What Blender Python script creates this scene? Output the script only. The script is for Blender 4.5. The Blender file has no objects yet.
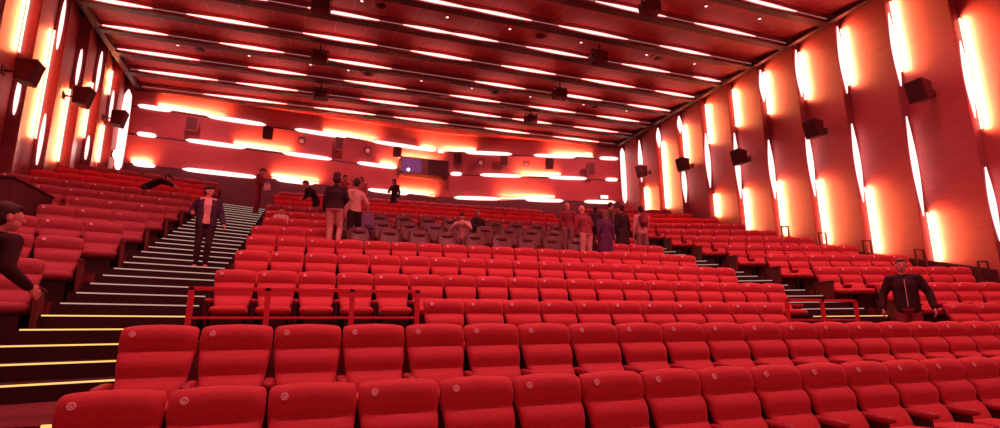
import bpy, bmesh, math, random
from mathutils import Vector, Matrix, Quaternion
random.seed(7)
R = math.radians
SC = bpy.context.scene
COL = SC.collection

# ------------------------------------------------------------------ render look
SC.view_settings.view_transform = 'Standard'
SC.view_settings.look = 'None'
SC.view_settings.gamma = 1.0
SC.view_settings.exposure = 0.0
SC.view_settings.use_curve_mapping = False
try:
    SC.cycles.use_denoising = True
    SC.cycles.max_bounces = 6
    SC.cycles.diffuse_bounces = 4
    SC.cycles.use_light_tree = True
    SC.cycles.sample_clamp_indirect = 6.0
except Exception:
    pass

# ------------------------------------------------------------------ materials
def mat(name, col, rough=0.6, metal=0.0, spec=0.5, noise=None, bump=None, sheen=0.0, emit=None, stretch=(1, 1, 1)):
    m = bpy.data.materials.new(name)
    m.use_nodes = True
    nt = m.node_tree
    b = nt.nodes['Principled BSDF']
    b.inputs['Base Color'].default_value = (*col, 1)
    b.inputs['Roughness'].default_value = rough
    b.inputs['Metallic'].default_value = metal
    b.inputs['Specular IOR Level'].default_value = spec
    if sheen:
        b.inputs['Sheen Weight'].default_value = sheen
        b.inputs['Sheen Roughness'].default_value = 0.4
        b.inputs['Sheen Tint'].default_value = (1, 0.45, 0.45, 1)
    tc = nt.nodes.new('ShaderNodeTexCoord')
    mp = nt.nodes.new('ShaderNodeMapping')
    mp.inputs['Scale'].default_value = stretch
    nt.links.new(tc.outputs['Object'], mp.inputs['Vector'])
    if noise:
        sc, amt = noise
        n = nt.nodes.new('ShaderNodeTexNoise')
        n.inputs['Scale'].default_value = sc
        n.inputs['Detail'].default_value = 4
        nt.links.new(mp.outputs['Vector'], n.inputs['Vector'])
        r = nt.nodes.new('ShaderNodeValToRGB')
        r.color_ramp.elements[0].position = 0.3
        r.color_ramp.elements[1].position = 0.7
        r.color_ramp.elements[0].color = (*[c * (1 - amt) for c in col], 1)
        r.color_ramp.elements[1].color = (*[min(1, c * (1 + amt)) for c in col], 1)
        nt.links.new(n.outputs['Fac'], r.inputs['Fac'])
        nt.links.new(r.outputs['Color'], b.inputs['Base Color'])
    if bump:
        sc, st, dist = bump
        n = nt.nodes.new('ShaderNodeTexNoise')
        n.inputs['Scale'].default_value = sc
        n.inputs['Detail'].default_value = 3
        nt.links.new(mp.outputs['Vector'], n.inputs['Vector'])
        bp = nt.nodes.new('ShaderNodeBump')
        bp.inputs['Strength'].default_value = st
        bp.inputs['Distance'].default_value = dist
        nt.links.new(n.outputs['Fac'], bp.inputs['Height'])
        nt.links.new(bp.outputs['Normal'], b.inputs['Normal'])
    if emit:
        b.inputs['Emission Color'].default_value = (*emit[0], 1)
        b.inputs['Emission Strength'].default_value = emit[1]
    return m

M = {}
M['seat'] = mat('seat_fabric', (0.55, 0.052, 0.066), 0.72, noise=(35, 0.08), bump=(220, 0.25, 0.002), sheen=0.45)
M['seat_dim'] = mat('seat_fabric_maroon_dim', (0.42, 0.075, 0.10), 0.8, noise=(35, 0.10), bump=(220, 0.25, 0.002), sheen=0.2)  # maroon; on the left block it paints in the weaker light there
M['seat_bright'] = mat('seat_fabric_scarlet', (0.72, 0.04, 0.05), 0.8, noise=(35, 0.08), bump=(220, 0.2, 0.002), sheen=0.2)
M['arm'] = mat('armrest_leatherette', (0.34, 0.028, 0.04), 0.5, noise=(20, 0.1))
M['dark'] = mat('black_metal', (0.05, 0.012, 0.014), 0.5, noise=(12, 0.2))
M['endp'] = mat('stained_wood_end', (0.16, 0.03, 0.02), 0.45, noise=(9, 0.25), stretch=(1, 1, 0.15))
M['badge'] = mat('badge_plate', (1.0, 0.8, 0.8), 0.35, noise=(40, 0.05))
M['leather'] = mat('brown_leather', (0.11, 0.022, 0.028), 0.36, noise=(14, 0.18), bump=(60, 0.2, 0.003))
M['carpet'] = mat('carpet', (0.16, 0.02, 0.03), 0.95, noise=(60, 0.3), bump=(400, 0.4, 0.003))
M['step'] = mat('stair_carpet', (0.035, 0.008, 0.010), 0.9, noise=(50, 0.3))
M['wall'] = mat('wall_fabric_panel', (0.42, 0.090, 0.095), 0.5, noise=(3.5, 0.10), bump=(9, 0.12, 0.02), stretch=(0.3, 0.3, 5))
M['riser'] = mat('wall_panel_return', (0.30, 0.09, 0.10), 0.5, noise=(6, 0.1))
M['wain'] = mat('wainscot', (0.09, 0.02, 0.028), 0.6, noise=(8, 0.15))
M['spk'] = mat('speaker_cabinet', (0.10, 0.022, 0.028), 0.6, noise=(15, 0.15))
M['spk_pale'] = mat('speaker_cabinet_grey', (0.30, 0.10, 0.11), 0.6, noise=(15, 0.15))
M['grille'] = mat('speaker_grille', (0.05, 0.012, 0.016), 0.8, bump=(300, 0.6, 0.004), noise=(80, 0.3))
M['rail'] = mat('red_painted_rail', (0.70, 0.04, 0.06), 0.4, noise=(10, 0.1))
M['trim'] = mat('ceiling_trim', (0.06, 0.012, 0.016), 0.5, noise=(8, 0.15))
M['steel'] = mat('brushed_steel', (0.55, 0.35, 0.35), 0.3, metal=0.8, noise=(20, 0.1))
M['vent'] = mat('vent_ring', (0.45, 0.12, 0.12), 0.4, noise=(20, 0.1))
M['glassdark'] = mat('booth_glass', (0.03, 0.01, 0.05), 0.5, noise=(3, 0.4), emit=((0.22, 0.06, 0.42), 0.24))
M['skin'] = mat('skin', (0.78, 0.42, 0.34), 0.5, noise=(12, 0.06))
M['hairdark'] = mat('hair_dark', (0.04, 0.018, 0.014), 0.6, bump=(90, 0.6, 0.006), noise=(60, 0.3))
M['hairgrey'] = mat('hair_grey', (0.20, 0.11, 0.09), 0.6, bump=(90, 0.6, 0.006), noise=(60, 0.2))
M['eye'] = mat('eye_white', (0.8, 0.75, 0.72), 0.3, noise=(5, 0.02))
M['iris'] = mat('iris', (0.03, 0.015, 0.01), 0.2, noise=(5, 0.05))
M['lip'] = mat('lips', (0.55, 0.16, 0.14), 0.5, noise=(20, 0.08))
M['shoe'] = mat('shoe_leather', (0.06, 0.02, 0.02), 0.5, noise=(14, 0.2))
def cloth(name, col):
    return mat(name, col, 0.85, noise=(16, 0.14), bump=(14, 0.35, 0.02))
M['black_cloth'] = cloth('black_cloth', (0.035, 0.014, 0.018))
M['navy'] = cloth('navy_cloth', (0.06, 0.03, 0.07))
M['purple'] = cloth('purple_cloth', (0.11, 0.03, 0.13))
M['pink'] = cloth('pale_shirt', (0.82, 0.50, 0.45))
M['rose'] = cloth('rose_shirt', (0.62, 0.22, 0.22))
M['maroon'] = cloth('maroon_knit', (0.30, 0.05, 0.07))
M['green'] = cloth('green_jacket', (0.22, 0.16, 0.12))
M['beige'] = cloth('light_trousers', (0.72, 0.40, 0.36))
M['grey'] = cloth('grey_trousers', (0.34, 0.18, 0.19))
M['jeans'] = cloth('blue_bag_cloth', (0.20, 0.14, 0.30))
M['white'] = cloth('white_cloth', (0.9, 0.72, 0.70))

def emis(name, col, strength):
    m = bpy.data.materials.new(name)
    m.use_nodes = True
    nt = m.node_tree
    for n in list(nt.nodes):
        nt.nodes.remove(n)
    o = nt.nodes.new('ShaderNodeOutputMaterial')
    e = nt.nodes.new('ShaderNodeEmission')
    e.inputs['Color'].default_value = (*col, 1)
    e.inputs['Strength'].default_value = strength
    nt.links.new(e.outputs[0], o.inputs['Surface'])
    return m
M['diff'] = emis('lit_return', (1.0, 0.46, 0.42), 2.9)  # emission paints the lit slot returns white
M['diff_ceil'] = emis('led_diffuser_ceiling', (1.0, 0.36, 0.33), 3.0)
M['line'] = emis('riser_edge_reflection', (1.0, 0.40, 0.38), 0.40)  # glow painting the light reflected along the riser edge
M['diff_ceil_back'] = emis('led_diffuser_ceiling_back', (1.0, 0.24, 0.20), 6.0)
M['glow'] = emis('led_tube_hot', (1.0, 0.6, 0.4), 5.0)
M['glow_back'] = emis('led_tube_back', (1.0, 0.6, 0.4), 5.0)
M['stepled'] = emis('step_led', (1.0, 0.55, 0.45), 0.6)
M['stepled_y'] = emis('step_led_yellow', (1.0, 0.55, 0.17), 1.3)
M['lamp'] = emis('downlight_lamp', (1.0, 0.5, 0.45), 3.0)
M['beam'] = emis('projector_beam_lamp', (0.75, 0.75, 1.0), 4.0)
M['exit'] = emis('exit_sign_face', (1.0, 0.78, 0.75), 1.6)
M['spot'] = emis('spotlight_lens', (1.0, 0.55, 0.5), 160.0)

# ceiling panel: glossy dark red metal with light seams
def ceiling_mat():
    m = mat('ceiling_panel', (0.20, 0.024, 0.034), 0.5, spec=0.3)
    nt = m.node_tree
    b = nt.nodes['Principled BSDF']
    tc = nt.nodes.new('ShaderNodeTexCoord')
    br = nt.nodes.new('ShaderNodeTexBrick')
    br.offset = 0.5
    br.inputs['Scale'].default_value = 1.0
    br.inputs['Brick Width'].default_value = 1.02
    br.inputs['Row Height'].default_value = 1.72
    br.inputs['Mortar Size'].default_value = 0.012
    br.inputs['Color1'].default_value = (0.50, 0.065, 0.075, 1)
    br.inputs['Color2'].default_value = (0.42, 0.055, 0.065, 1)
    br.inputs['Mortar'].default_value = (0.75, 0.20, 0.18, 1)
    nt.links.new(tc.outputs['Object'], br.inputs['Vector'])
    nt.links.new(br.outputs['Color'], b.inputs['Base Color'])
    return m
M['ceil'] = ceiling_mat()

# ------------------------------------------------------------------ mesh helpers
class MB:
    def __init__(s):
        s.v = []; s.f = []; s.mi = []; s.cur = 0
    def add(s, vs, fs):
        o = len(s.v)
        s.v += [tuple(v) for v in vs]
        for f in fs:
            s.f.append(tuple(i + o for i in f)); s.mi.append(s.cur)
        return s
    def hexa(s, p):  # 8 points: bottom 4 ccw, top 4 ccw
        return s.add(p, [(3, 2, 1, 0), (4, 5, 6, 7), (0, 1, 5, 4), (1, 2, 6, 5), (2, 3, 7, 6), (3, 0, 4, 7)])
    def box(s, x0, x1, y0, y1, z0, z1):
        return s.hexa([(x0, y0, z0), (x1, y0, z0), (x1, y1, z0), (x0, y1, z0), (x0, y0, z1), (x1, y0, z1), (x1, y1, z1), (x0, y1, z1)])
    def bbox(s, x0, x1, y0, y1, z0, z1, b=0.01):  # bevelled box
        bm = bmesh.new()
        bmesh.ops.create_cube(bm, size=1)
        for v in bm.verts:
            v.co = ((x0 + x1) / 2 + v.co.x * (x1 - x0), (y0 + y1) / 2 + v.co.y * (y1 - y0), (z0 + z1) / 2 + v.co.z * (z1 - z0))
        bmesh.ops.bevel(bm, geom=bm.edges[:], offset=b, segments=3, profile=0.6, affect='EDGES')
        bm.verts.ensure_lookup_table()
        s.add([v.co[:] for v in bm.verts], [[v.index for v in f.verts] for f in bm.faces])
        bm.free()
        return s
    def prism(s, pts, z0, z1):  # ccw polygon
        n = len(pts)
        vs = [(x, y, z0) for x, y in pts] + [(x, y, z1) for x, y in pts]
        fs = [tuple(range(n - 1, -1, -1)), tuple(range(n, 2 * n))]
        fs += [(i, (i + 1) % n, n + (i + 1) % n, n + i) for i in range(n)]
        return s.add(vs, fs)
    def loft(s, rings, caps=True):
        n = len(rings[0]); o = []
        fs = []
        for k in range(len(rings) - 1):
            for i in range(n):
                j = (i + 1) % n
                fs.append((k * n + i, k * n + j, (k + 1) * n + j, (k + 1) * n + i))
        if caps:
            fs.append(tuple(range(n - 1, -1, -1)))
            fs.append(tuple((len(rings) - 1) * n + i for i in range(n)))
        return s.add([p for r in rings for p in r], fs)
    def cyl(s, p0, p1, r0, r1=None, n=14):
        r1 = r0 if r1 is None else r1
        p0 = Vector(p0); p1 = Vector(p1)
        d = (p1 - p0).normalized()
        a = d.orthogonal().normalized(); b = d.cross(a)
        rings = [[p + (a * math.cos(t) + b * math.sin(t)) * r for t in [2 * math.pi * i / n for i in range(n)]] for p, r in ((p0, r0), (p1, r1))]
        return s.loft(rings)
    def ell(s, c, r, rot=None, u=12, v=8):
        c = Vector(c)
        vs = []; fs = []
        if not hasattr(r, '__len__'): r = (r, r, r)
        for j in range(1, v):
            ph = math.pi * j / v
            for i in range(u):
                th = 2 * math.pi * i / u
                p = Vector((r[0] * math.sin(ph) * math.cos(th), r[1] * math.sin(ph) * math.sin(th), r[2] * math.cos(ph)))
                if rot: p = rot @ p
                vs.append(c + p)
        t = Vector((0, 0, r[2])); 
        if rot: t = rot @ t
        top = len(vs); vs.append(c + t); bot = len(vs); vs.append(c - t)
        for j in range(v - 2):
            for i in range(u):
                k = (i + 1) % u
                fs.append((j * u + i, (j + 1) * u + i, (j + 1) * u + k, j * u + k))
        for i in range(u):
            k = (i + 1) % u
            fs.append((top, i, k)); fs.append((bot, (v - 2) * u + k, (v - 2) * u + i))
        return s.add(vs, fs)
    def mesh(s, name, mats, smooth=None):
        me = bpy.data.meshes.new(name)
        me.from_pydata([tuple(v) for v in s.v], [], s.f)
        bm = bmesh.new(); bm.from_mesh(me)
        bmesh.ops.recalc_face_normals(bm, faces=bm.faces[:])
        bm.to_mesh(me); bm.free()
        if not isinstance(mats, (list, tuple)): mats = [mats]
        for m in mats: me.materials.append(m)
        for p, i in zip(me.polygons, s.mi): p.material_index = i
        if smooth is not None:
            for p in me.polygons: p.use_smooth = True
            if smooth < 180:
                try: me.set_sharp_from_angle(angle=R(smooth))
                except Exception: pass
        return me
    def build(s, name, mats, parent=None, smooth=None):
        return link(name, s.mesh(name, mats, smooth), parent)

def link(name, data, parent=None, loc=None, rz=0.0):
    o = bpy.data.objects.new(name, data)
    COL.objects.link(o)
    if parent: o.parent = parent
    if loc is not None: o.location = loc
    if rz: o.rotation_euler = (0, 0, rz)
    return o
def tag(o, label=None, cat=None, group=None, kind=None):
    if label: o['label'] = label
    if cat: o['category'] = cat
    if group: o['group'] = group
    if kind: o['kind'] = kind
    return o
def thing(name, label, cat, loc=(0, 0, 0), rz=0.0, group=None):
    o = link(name, None, None, loc, rz)
    o.empty_display_size = 0.2
    return tag(o, label, cat, group)
def struct(name, mb, m, parent=None, smooth=None):
    o = mb.build(name, m, parent, smooth)
    if parent is None: o['kind'] = 'structure'
    return o
ORD = ['zeroth', 'first', 'second', 'third', 'fourth', 'fifth', 'sixth', 'seventh', 'eighth', 'ninth', 'tenth', 'eleventh', 'twelfth', 'thirteenth', 'fourteenth', 'fifteenth', 'sixteenth', 'seventeenth', 'eighteenth', 'nineteenth', 'twentieth'] + ['twenty-' + q for q in ('first', 'second', 'third', 'fourth', 'fifth', 'sixth', 'seventh', 'eighth', 'ninth')] + ['thirtieth', 'thirty-first', 'thirty-second']

# ------------------------------------------------------------------ layout of the hall (metres; camera stands at x=0,y=0)
EYE = 1.48
XL, XR = -7.42, 16.80            # side walls
ZC = 11.80                       # ceiling lips
YS = [25.89 - 1.7185 * i for i in range(15)]   # slots of ceiling and side walls, back to front
XA, YA, YE = 6.45, 28.0, 26.05   # ridge of the folded back wall
AL0, AL1 = -3.17, -1.45          # left stairs
AR0, AR1 = 10.62, 12.20          # right stairs
ROWY = {1: 4.25, 2: 5.56, 3: 7.82, 4: 9.55, 5: 11.1, 6: 12.6, 7: 14.1, 8: 15.6, 9: 17.1, 10: 18.6, 11: 20.1, 12: 21.6, 13: 23.1}
BZ = {1: -0.45, 2: -0.02, 3: 0.36, 4: 0.89, 5: 1.42, 6: 1.94, 7: 2.43, 8: 2.93, 9: 3.43, 10: 3.94, 11: 4.45, 12: 4.96, 13: 5.47}
FZ = {k: z - 1.03 + EYE for k, z in BZ.items()}     # floor height of each row
TAN = math.tan(R(15))
def front(k): return ROWY[k] - 1.42 if k > 3 else {1: 2.85, 2: 4.30, 3: 5.86}[k]

# ---- terraced floor
fl = MB()
fl.box(AL1, XR + .3, -3.0, front(2), -0.4, FZ[1])
fl.box(AL1, XR + .3, front(2), 5.72, -0.4, FZ[2])
fl.box(XL - .3, XR + .3, 5.72, 8.13, -0.4, FZ[3])        # cross aisle and row three
# steps down beside the front rows, left
fl.box(XL - .3, AL1, 5.10, 5.72, -0.4, FZ[3])
fl.box(XL - .3, AL1, 4.2, 5.10, -0.4, FZ[3] - .17)
fl.box(XL - .3, AL1, 3.4, 4.2, -0.4, FZ[3] - .34)
fl.box(XL - .3, AL1, -3.0, 3.4, -0.4, 0.30)
for k in range(4, 14):
    y0 = front(k); y1 = front(k + 1) if k < 13 else 28.6
    fl.box(AL1, AR0, y0, y1, -0.4, FZ[k])
    # side blocks, rows swung 15 degrees
    def side(xa, xb, ya0, yb0, ya1, yb1):
        fl.prism([(xa, ya0), (xb, yb0), (xb, yb1), (xa, ya1)], -0.4, FZ[k])
    dl = (AL0 - (XL - .3)) * TAN
    e = 0.8
    ya = y0 - e; yb = (y1 - e) if k < 13 else 28.6
    side(XL - .3, AL0, ya - dl, ya, (yb - dl) if k < 13 else 28.6, yb)
    dr = (XR + .3 - AR1) * TAN
    side(AR1, XR + .3, ya, ya - dr, yb, (yb - dr) if k < 13 else 28.6)
# right block, row three platform end and row before row four
struct('floor', fl, M['carpet'])

# ---- stairs: three steps to a row, nosings swung like the side blocks
def stair_nodes():
    out = []
    z3 = FZ[3]
    lv = [z3 + (FZ[4] - z3) * j / 3 for j in (1, 2, 3)]
    ys = [front(4) - 1.0, front(4) - .5, front(4)]
    out += list(zip(ys, lv))
    for k in range(4, 13):
        for j in (1, 2, 3):
            out.append((front(k) + (front(k + 1) - front(k)) * j / 3, FZ[k] + (FZ[k + 1] - FZ[k]) * j / 3))
    return out
ST = stair_nodes()
for nm, xi, xo in (('stairs_left', AL1, AL0), ('stairs_right', AR0, AR1)):
    mb = MB()
    d = -0.70    # outer end is nearer the screen
    for i, (y, z) in enumerate(ST):
        y2 = ST[i + 1][0] if i + 1 < len(ST) else 28.5
        pts = [(xi, y), (xo, y + d), (xo, y2 + d if i + 1 < len(ST) else 28.5), (xi, y2)]
        if xi > xo: pts = pts[::-1]
        mb.prism(pts, -0.3, z)
    o = mb.build(nm, M['step']); o['kind'] = 'structure'
    side_word = 'left' if xi == AL1 else 'right'
    for i, (y, z) in enumerate(ST):
        mb = MB()
        a = Vector((xi, y, z)); b = Vector((xo, y + d, z))
        t = (b - a).normalized(); a = a + t * .06; b = b - t * .10
        n = Vector((0, -1, 0))
        p = [a + n * .008 + Vector((0, 0, -.016)), b + n * .008 + Vector((0, 0, -.016)), b + n * -.012 + Vector((0, 0, -.016)), a + n * -.012 + Vector((0, 0, -.016))]
        q = [v + Vector((0, 0, .018)) for v in p]
        mb.hexa(p + q)
        o = mb.build('step_light', M['stepled'] if i > 4 else M['stepled_y'])
        tag(o, 'thin lit nosing strip on the %s step from the bottom of the %s stairs' % (ORD[i + 1], side_word), 'step light', 'step lights of the %s stairs' % side_word)
mb = MB(); mb.box(-1.74, AL1 - .02, 5.09, 5.115, FZ[3] - .02, FZ[3] + .004)
tag(mb.build('step_light', M['stepled_y']), 'yellow lit nosing strip at the lower left corner, beside the front row', 'step light')

# ------------------------------------------------------------------ walls
REC = 0.34
def side_wall(name, X, sgn):
    # sgn +1: right wall (room at smaller x)
    mb = MB()
    mb.box(X + sgn * .45, X + sgn * .65, -3, 28.6, -0.4, 12.8) if sgn > 0 else mb.box(X - .65, X - .45, -3, 28.6, -0.4, 12.8)
    w = mb.build(name, M['wain']); w['kind'] = 'structure'
    for i, y in enumerate([28.0] + YS):
        yn = YS[i] if i < len(YS) else -3.0
        # panel from far edge y (recessed) to near edge yn (proud)
        far, near = X + sgn * REC, X
        N = 8
        p = MB()
        z0 = base_z(yn, sgn)
        # slightly bowed panel, solid down to the backing
        for a in range(N):
            ta, tb = a / N, (a + 1) / N
            fa = far + (near - far) * (ta ** 1.25); fb = far + (near - far) * (tb ** 1.25)
            ya = y + (yn - y) * ta; yb = y + (yn - y) * tb
            zb = ZC + .34
            p.hexa([(fa, ya, z0), (fb, yb, z0), (X + sgn * .47, yb, z0), (X + sgn * .47, ya, z0), (fa, ya, zb), (fb, yb, zb), (X + sgn * .47, yb, zb), (X + sgn * .47, ya, zb)])
        p.build('wall_panel', M['wall'], w)
    # low dark skirting along the terraces
    return w
def base_z(y, sgn):
    # top of the skirting follows the rake
    return max(1.2, 3.06 + .267 * (y - 10.3))
WL = side_wall('wall_left', XL, -1)
WR = side_wall('wall_right', XR, 1)
for sgn, X, nm in ((-1, XL, 'baseboard_left'), (1, XR, 'baseboard_right')):
    mb = MB()
    ys = [-3, 3.4, 26.2]
    for a, b in zip(ys[:-1], ys[1:]):
        xa, xb = (X - .44, X - .02) if sgn < 0 else (X + .02, X + .44)
        mb.hexa([(xa, a, -.3), (xb, a, -.3), (xb, b, -.3), (xa, b, -.3), (xa, a, base_z(a, sgn) + .2), (xb, a, base_z(a, sgn) + .2), (xb, b, base_z(b, sgn) + .2), (xa, b, base_z(b, sgn) + .2)])
    struct(nm, mb, M['wain'])

# white lenses painting the lit slot returns, and hot tubes in the slots of the side walls
GLOW_R = {1: [(7.5, 8.9)], 2: [(7.4, 10.9)], 3: [(9.3, 11.2)], 4: [(9.7, 11.6), (6.3, 7.3)], 5: [(9.9, 11.6), (5.3, 7.1)], 6: [(9.8, 11.6), (4.9, 7.0)],
          7: [(9.7, 11.6), (4.3, 6.6)], 8: [(9.5, 11.6), (3.4, 5.9)], 9: [(9.2, 11.6), (2.9, 4.7)], 10: [(6.7, 10.0)], 11: [(8.5, 11.5), (2.6, 4.5)], 12: [(6, 9)], 13: [(8.5, 11.5)]}
DIFF_R = {0: [(8.4, 11.7)], 1: [(9.2, 11.6)], 2: [(10.6, 11.7)], 3: [(7.3, 9.2), (10.8, 11.7)], 4: [(7.6, 10.2)], 5: [(6.7, 9.6)], 6: [(6.3, 8.7), (10.3, 11.7)], 7: [(6.0, 8.7), (9.8, 11.7)],
          8: [(5.4, 8.1), (9.2, 11.7)], 9: [(4.6, 7.7), (8.7, 11.2)], 10: [(3.6, 5.6), (7.0, 9.3)], 11: [(5.0, 8.0)], 12: [(3, 5.5)]}
GLOW_L = {1: [(7.9, 9.4), (10.7, 11.7)], 2: [(8.3, 10.4)], 3: [(6.9, 9.4)], 4: [(7.1, 10.6)], 5: [(9.0, 11.6)], 6: [(6.0, 8.5)], 7: [(8.5, 11.5)], 8: [(5, 7.5)], 9: [(8, 11)]}
DIFF_L = {0: [(8.0, 11.7)], 1: [(9.6, 10.9)], 2: [(10.1, 11.7), (7.5, 8.4)], 3: [(9.6, 10.9)], 4: [(10.0, 11.7), (6.3, 7.9)], 5: [(7.2, 8.3)], 6: [(9.3, 11)]}
EW, EB = 66.0, 75.0
angL = math.atan2(YA - YE, XA - XL); angR = -math.atan2(YA - YE, XR - XA)
def wash(loc, d, length, watts, along=(0, 0, 1)):
    # the real light of a slot lamp: a thin tube behind its louvre, shining along the panel only
    l = bpy.data.lights.new('slot_wash', 'AREA'); l.shape = 'RECTANGLE'; l.size = .04; l.size_y = length
    l.energy = watts * length; l.color = (1.0, 0.26, 0.095); l.spread = R(130)
    o = bpy.data.objects.new('slot_wash', l); COL.objects.link(o)
    d = Vector(d).normalized(); yv = Vector(along).normalized(); yv = (yv - d * yv.dot(d)).normalized()
    xv = yv.cross(-d)
    o.matrix_world = Matrix(((xv.x, yv.x, -d.x, loc[0]), (xv.y, yv.y, -d.y, loc[1]), (xv.z, yv.z, -d.z, loc[2]), (0, 0, 0, 1)))
def wall_lights(X, sgn, glow, diff, word):
    for i, y in enumerate(YS):
        g = glow.get(i, []); d = diff.get(i, [])
        if not g and not d: continue
        t = thing('led_strip', 'slim vertical light strip in the %s slot of the %s wall, counted from the back' % (ORD[i + 1], word), 'light strip', (X, y, 0), 0, 'light strips of the %s wall' % word)
        for (z0, z1) in d:
            mb = MB(); N = 14; rings = []
            for a in range(N + 1):
                s = a / N; w = .010 + (.155 * math.sin(math.pi * s) ** .15 if i == 0 else (.125 * math.sin(math.pi * s) if sgn > 0 else .04 * math.sin(math.pi * s) ** .6))
                z = z0 + (z1 - z0) * s
                c = sgn * .17
                rings.append([(c - w, -.03, z), (c + w, -.03, z), (c + w, -.008, z), (c - w, -.008, z)])
            mb.loft(rings)
            mb.build('slot_glow', M['diff'], t)
        for (z0, z1) in g:
            mb = MB()
            mb.cyl((sgn * .30, -.045, z0), (sgn * .30, -.045, z1), .022, n=8)
            mb.build('lamp_tube', M['glow'], t)
            wash((X + sgn * .215, y - .055, (z0 + z1) / 2), (sgn * .62, -.78, 0), z1 - z0, EW if sgn > 0 else EW * .5)
        mb = MB()
        zlo = min([a for a, b in g + d]); 
        xa, xb = sorted((sgn * .03, sgn * .33))
        mb.box(X + xa, X + xb, y - .006, y - .001, max(base_z(y, sgn), 2), 11.76)
        mb.build('slot_backing', M['riser'], WR if sgn > 0 else WL)
wall_lights(XR, 1, GLOW_R, DIFF_R, 'right')
wall_lights(XL, -1, GLOW_L, DIFF_L, 'left')

# ---- back wall, two facets folded at XA
def bw_y(x):
    return YE + (YA - YE) * ((x - XL) / (XA - XL) if x <= XA else (XR - x) / (XR - XA))
mb = MB()
X0, X1 = XL - .6, XR + .6
def facet_seg(mb, xa, xb, z0, z1, off_lo, off_hi, thick=.35):
    ya, yb = bw_y(xa), bw_y(xb)
    mb.hexa([(xa, ya - off_lo, z0), (xb, yb - off_lo, z0), (xb, yb + thick, z0), (xa, ya + thick, z0),
             (xa, ya - off_hi, z1), (xb, yb - off_hi, z1), (xb, yb + thick, z1), (xa, ya + thick, z1)])
for xa, xb in ((X0, XA), (XA, X1)):
    facet_seg(mb, xa, xb, -0.3, 12.6, -.14, -.14)
BW = mb.build('wall_back', M['wain']); BW['kind'] = 'structure'
ROWSZ = [11.04, 9.78, 8.44]
for (z0, z1) in ((11.10, 12.2), (9.84, 10.96), (8.50, 9.70)):
    for xa, xb in ((XL - .4, XA), (XA, XR + .4)):
        p = MB(); facet_seg(p, xa, xb, z0, z1, -.10, .10, .12)
        p.build('wall_panel', M['wall'], BW)
for xa, xb in ((XL - .4, XA), (XA, XR + .4)):
    p = MB(); facet_seg(p, xa, xb, 5.0, 8.36, .04, .10, .12)
    p.build('wainscot_panel', M['wain'], BW)
DB = [[(-7.2, -5.97), (-4.58, -2.14), (-.85, 1.59), (2.9, 6.40), (6.5, 6.85), (8.0, 10.56), (11.8, 14.2), (15.6, 16.7)],
      [(-7.1, -6.4), (-5.3, -2.9), (-1.3, .95), (2.2, 4.25), (7.2, 7.8), (8.8, 11.1), (12.6, 14.8), (15.9, 16.6)],
      [(-7.1, -6.3), (-5.3, -2.3), (2.8, 4.9), (7.4, 9.9), (11.3, 13.4), (14.6, 16.4), (-1.5, .2)]]
GB = [[(-6.5, -3.9), (.5, 3.2), (5.6, 6.4), (6.6, 8.6), (12.6, 15.3)],
      [(-3.4, -.9), (3.4, 4.25), (10.7, 13.4)],
      [(-7.2, -6.5), (-1.7, .4), (4.3, 6.4), (9.9, 13.0)]]
LV = ['top', 'middle', 'lowest']
for r in range(3):
    z = ROWSZ[r]
    t = thing('led_strip', 'horizontal light strip broken into white dashes, %s of the three on the back wall' % LV[r], 'light strip', (0, 0, 0), 0, 'light strips of the back wall')
    for xa, xb in DB[r]:  # glowing dashes painting the light thrown onto the slot returns
        mb = MB(); rings = []; N = 14
        for a in range(N + 1):
            s = a / N; w = .015 + .085 * math.sin(math.pi * s) ** 0.22
            x = xa + (xb - xa) * s; y = bw_y(x)
            rings.append([(x, y - .16, z - w), (x, y - .16, z + w), (x, y - .11, z + w), (x, y - .11, z - w)])
        mb.loft(rings); mb.build('slot_glow', M['diff'], t)
    for xa, xb in GB[r]:
        mb = MB()
        mb.cyl((xa, bw_y(xa) - .02, z + .085), (xb, bw_y(xb) - .02, z + .085), .017, n=8)
        mb.build('lamp_tube', M['glow_back'], t)
        xm = (xa + xb) / 2
        wash((xm, bw_y(xm) - .04, z + .12), (0, .58, .81), xb - xa, EB, (1, math.tan(angL if xm < XA else angR), 0))

t = thing('led_strip', 'short added light strip on top of the projection booth, for the glow above it', 'light strip', (0, 0, 0))  # added lamp that makes the glow above the booth
for xa, xb in ((4.5, 6.35),):
    mb = MB(); mb.cyl((xa, 27.3, 10.262), (xb, 27.3, 10.262), .018, n=8); mb.build('lamp_tube', M['glow_back'], t)
    wash((5.4, 27.45, 10.32), (0, .85, .52), 1.8, EB, (1, 0, 0))
# ---- ceiling: lapped panels with a lit riser at each lap
mb = MB(); mb.box(XL - .6, XR + .6, -3, 28.6, ZC + .55, ZC + .75)
CE = mb.build('ceiling', M['trim']); CE['kind'] = 'structure'
YC = [28.3] + YS + [0.1]
CXL, CXR = XL + .16, XR - .16
for i in range(len(YC) - 1):
    y, yn = YC[i], YC[i + 1]
    p = MB(); far, near = ZC + .30, ZC
    p.hexa([(CXL, yn + .10, near + .012), (CXR, yn + .10, near + .012), (CXR, y, far), (CXL, y, far), (CXL, yn + .10, ZC + .56), (CXR, yn + .10, ZC + .56), (CXR, y, ZC + .56), (CXL, y, ZC + .56)])
    o = p.build('ceiling_panel', M['ceil'], CE)
    o.location = (0, 0, 0)
    tr = MB()
    tr.box(CXL, CXR, yn + .001, yn + .30, ZC - .035, ZC + .20)  # dark beam; its colour also paints the unlit band at the lip
    tr.box(CXL - .10, CXL + .10, yn + .001, y - .02, ZC - .03, ZC + .10)
    tr.box(CXR - .10, CXR + .10, yn + .001, y - .02, ZC - .03, ZC + .10)
    tr.build('ceiling_trim', M['trim'], CE)
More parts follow.
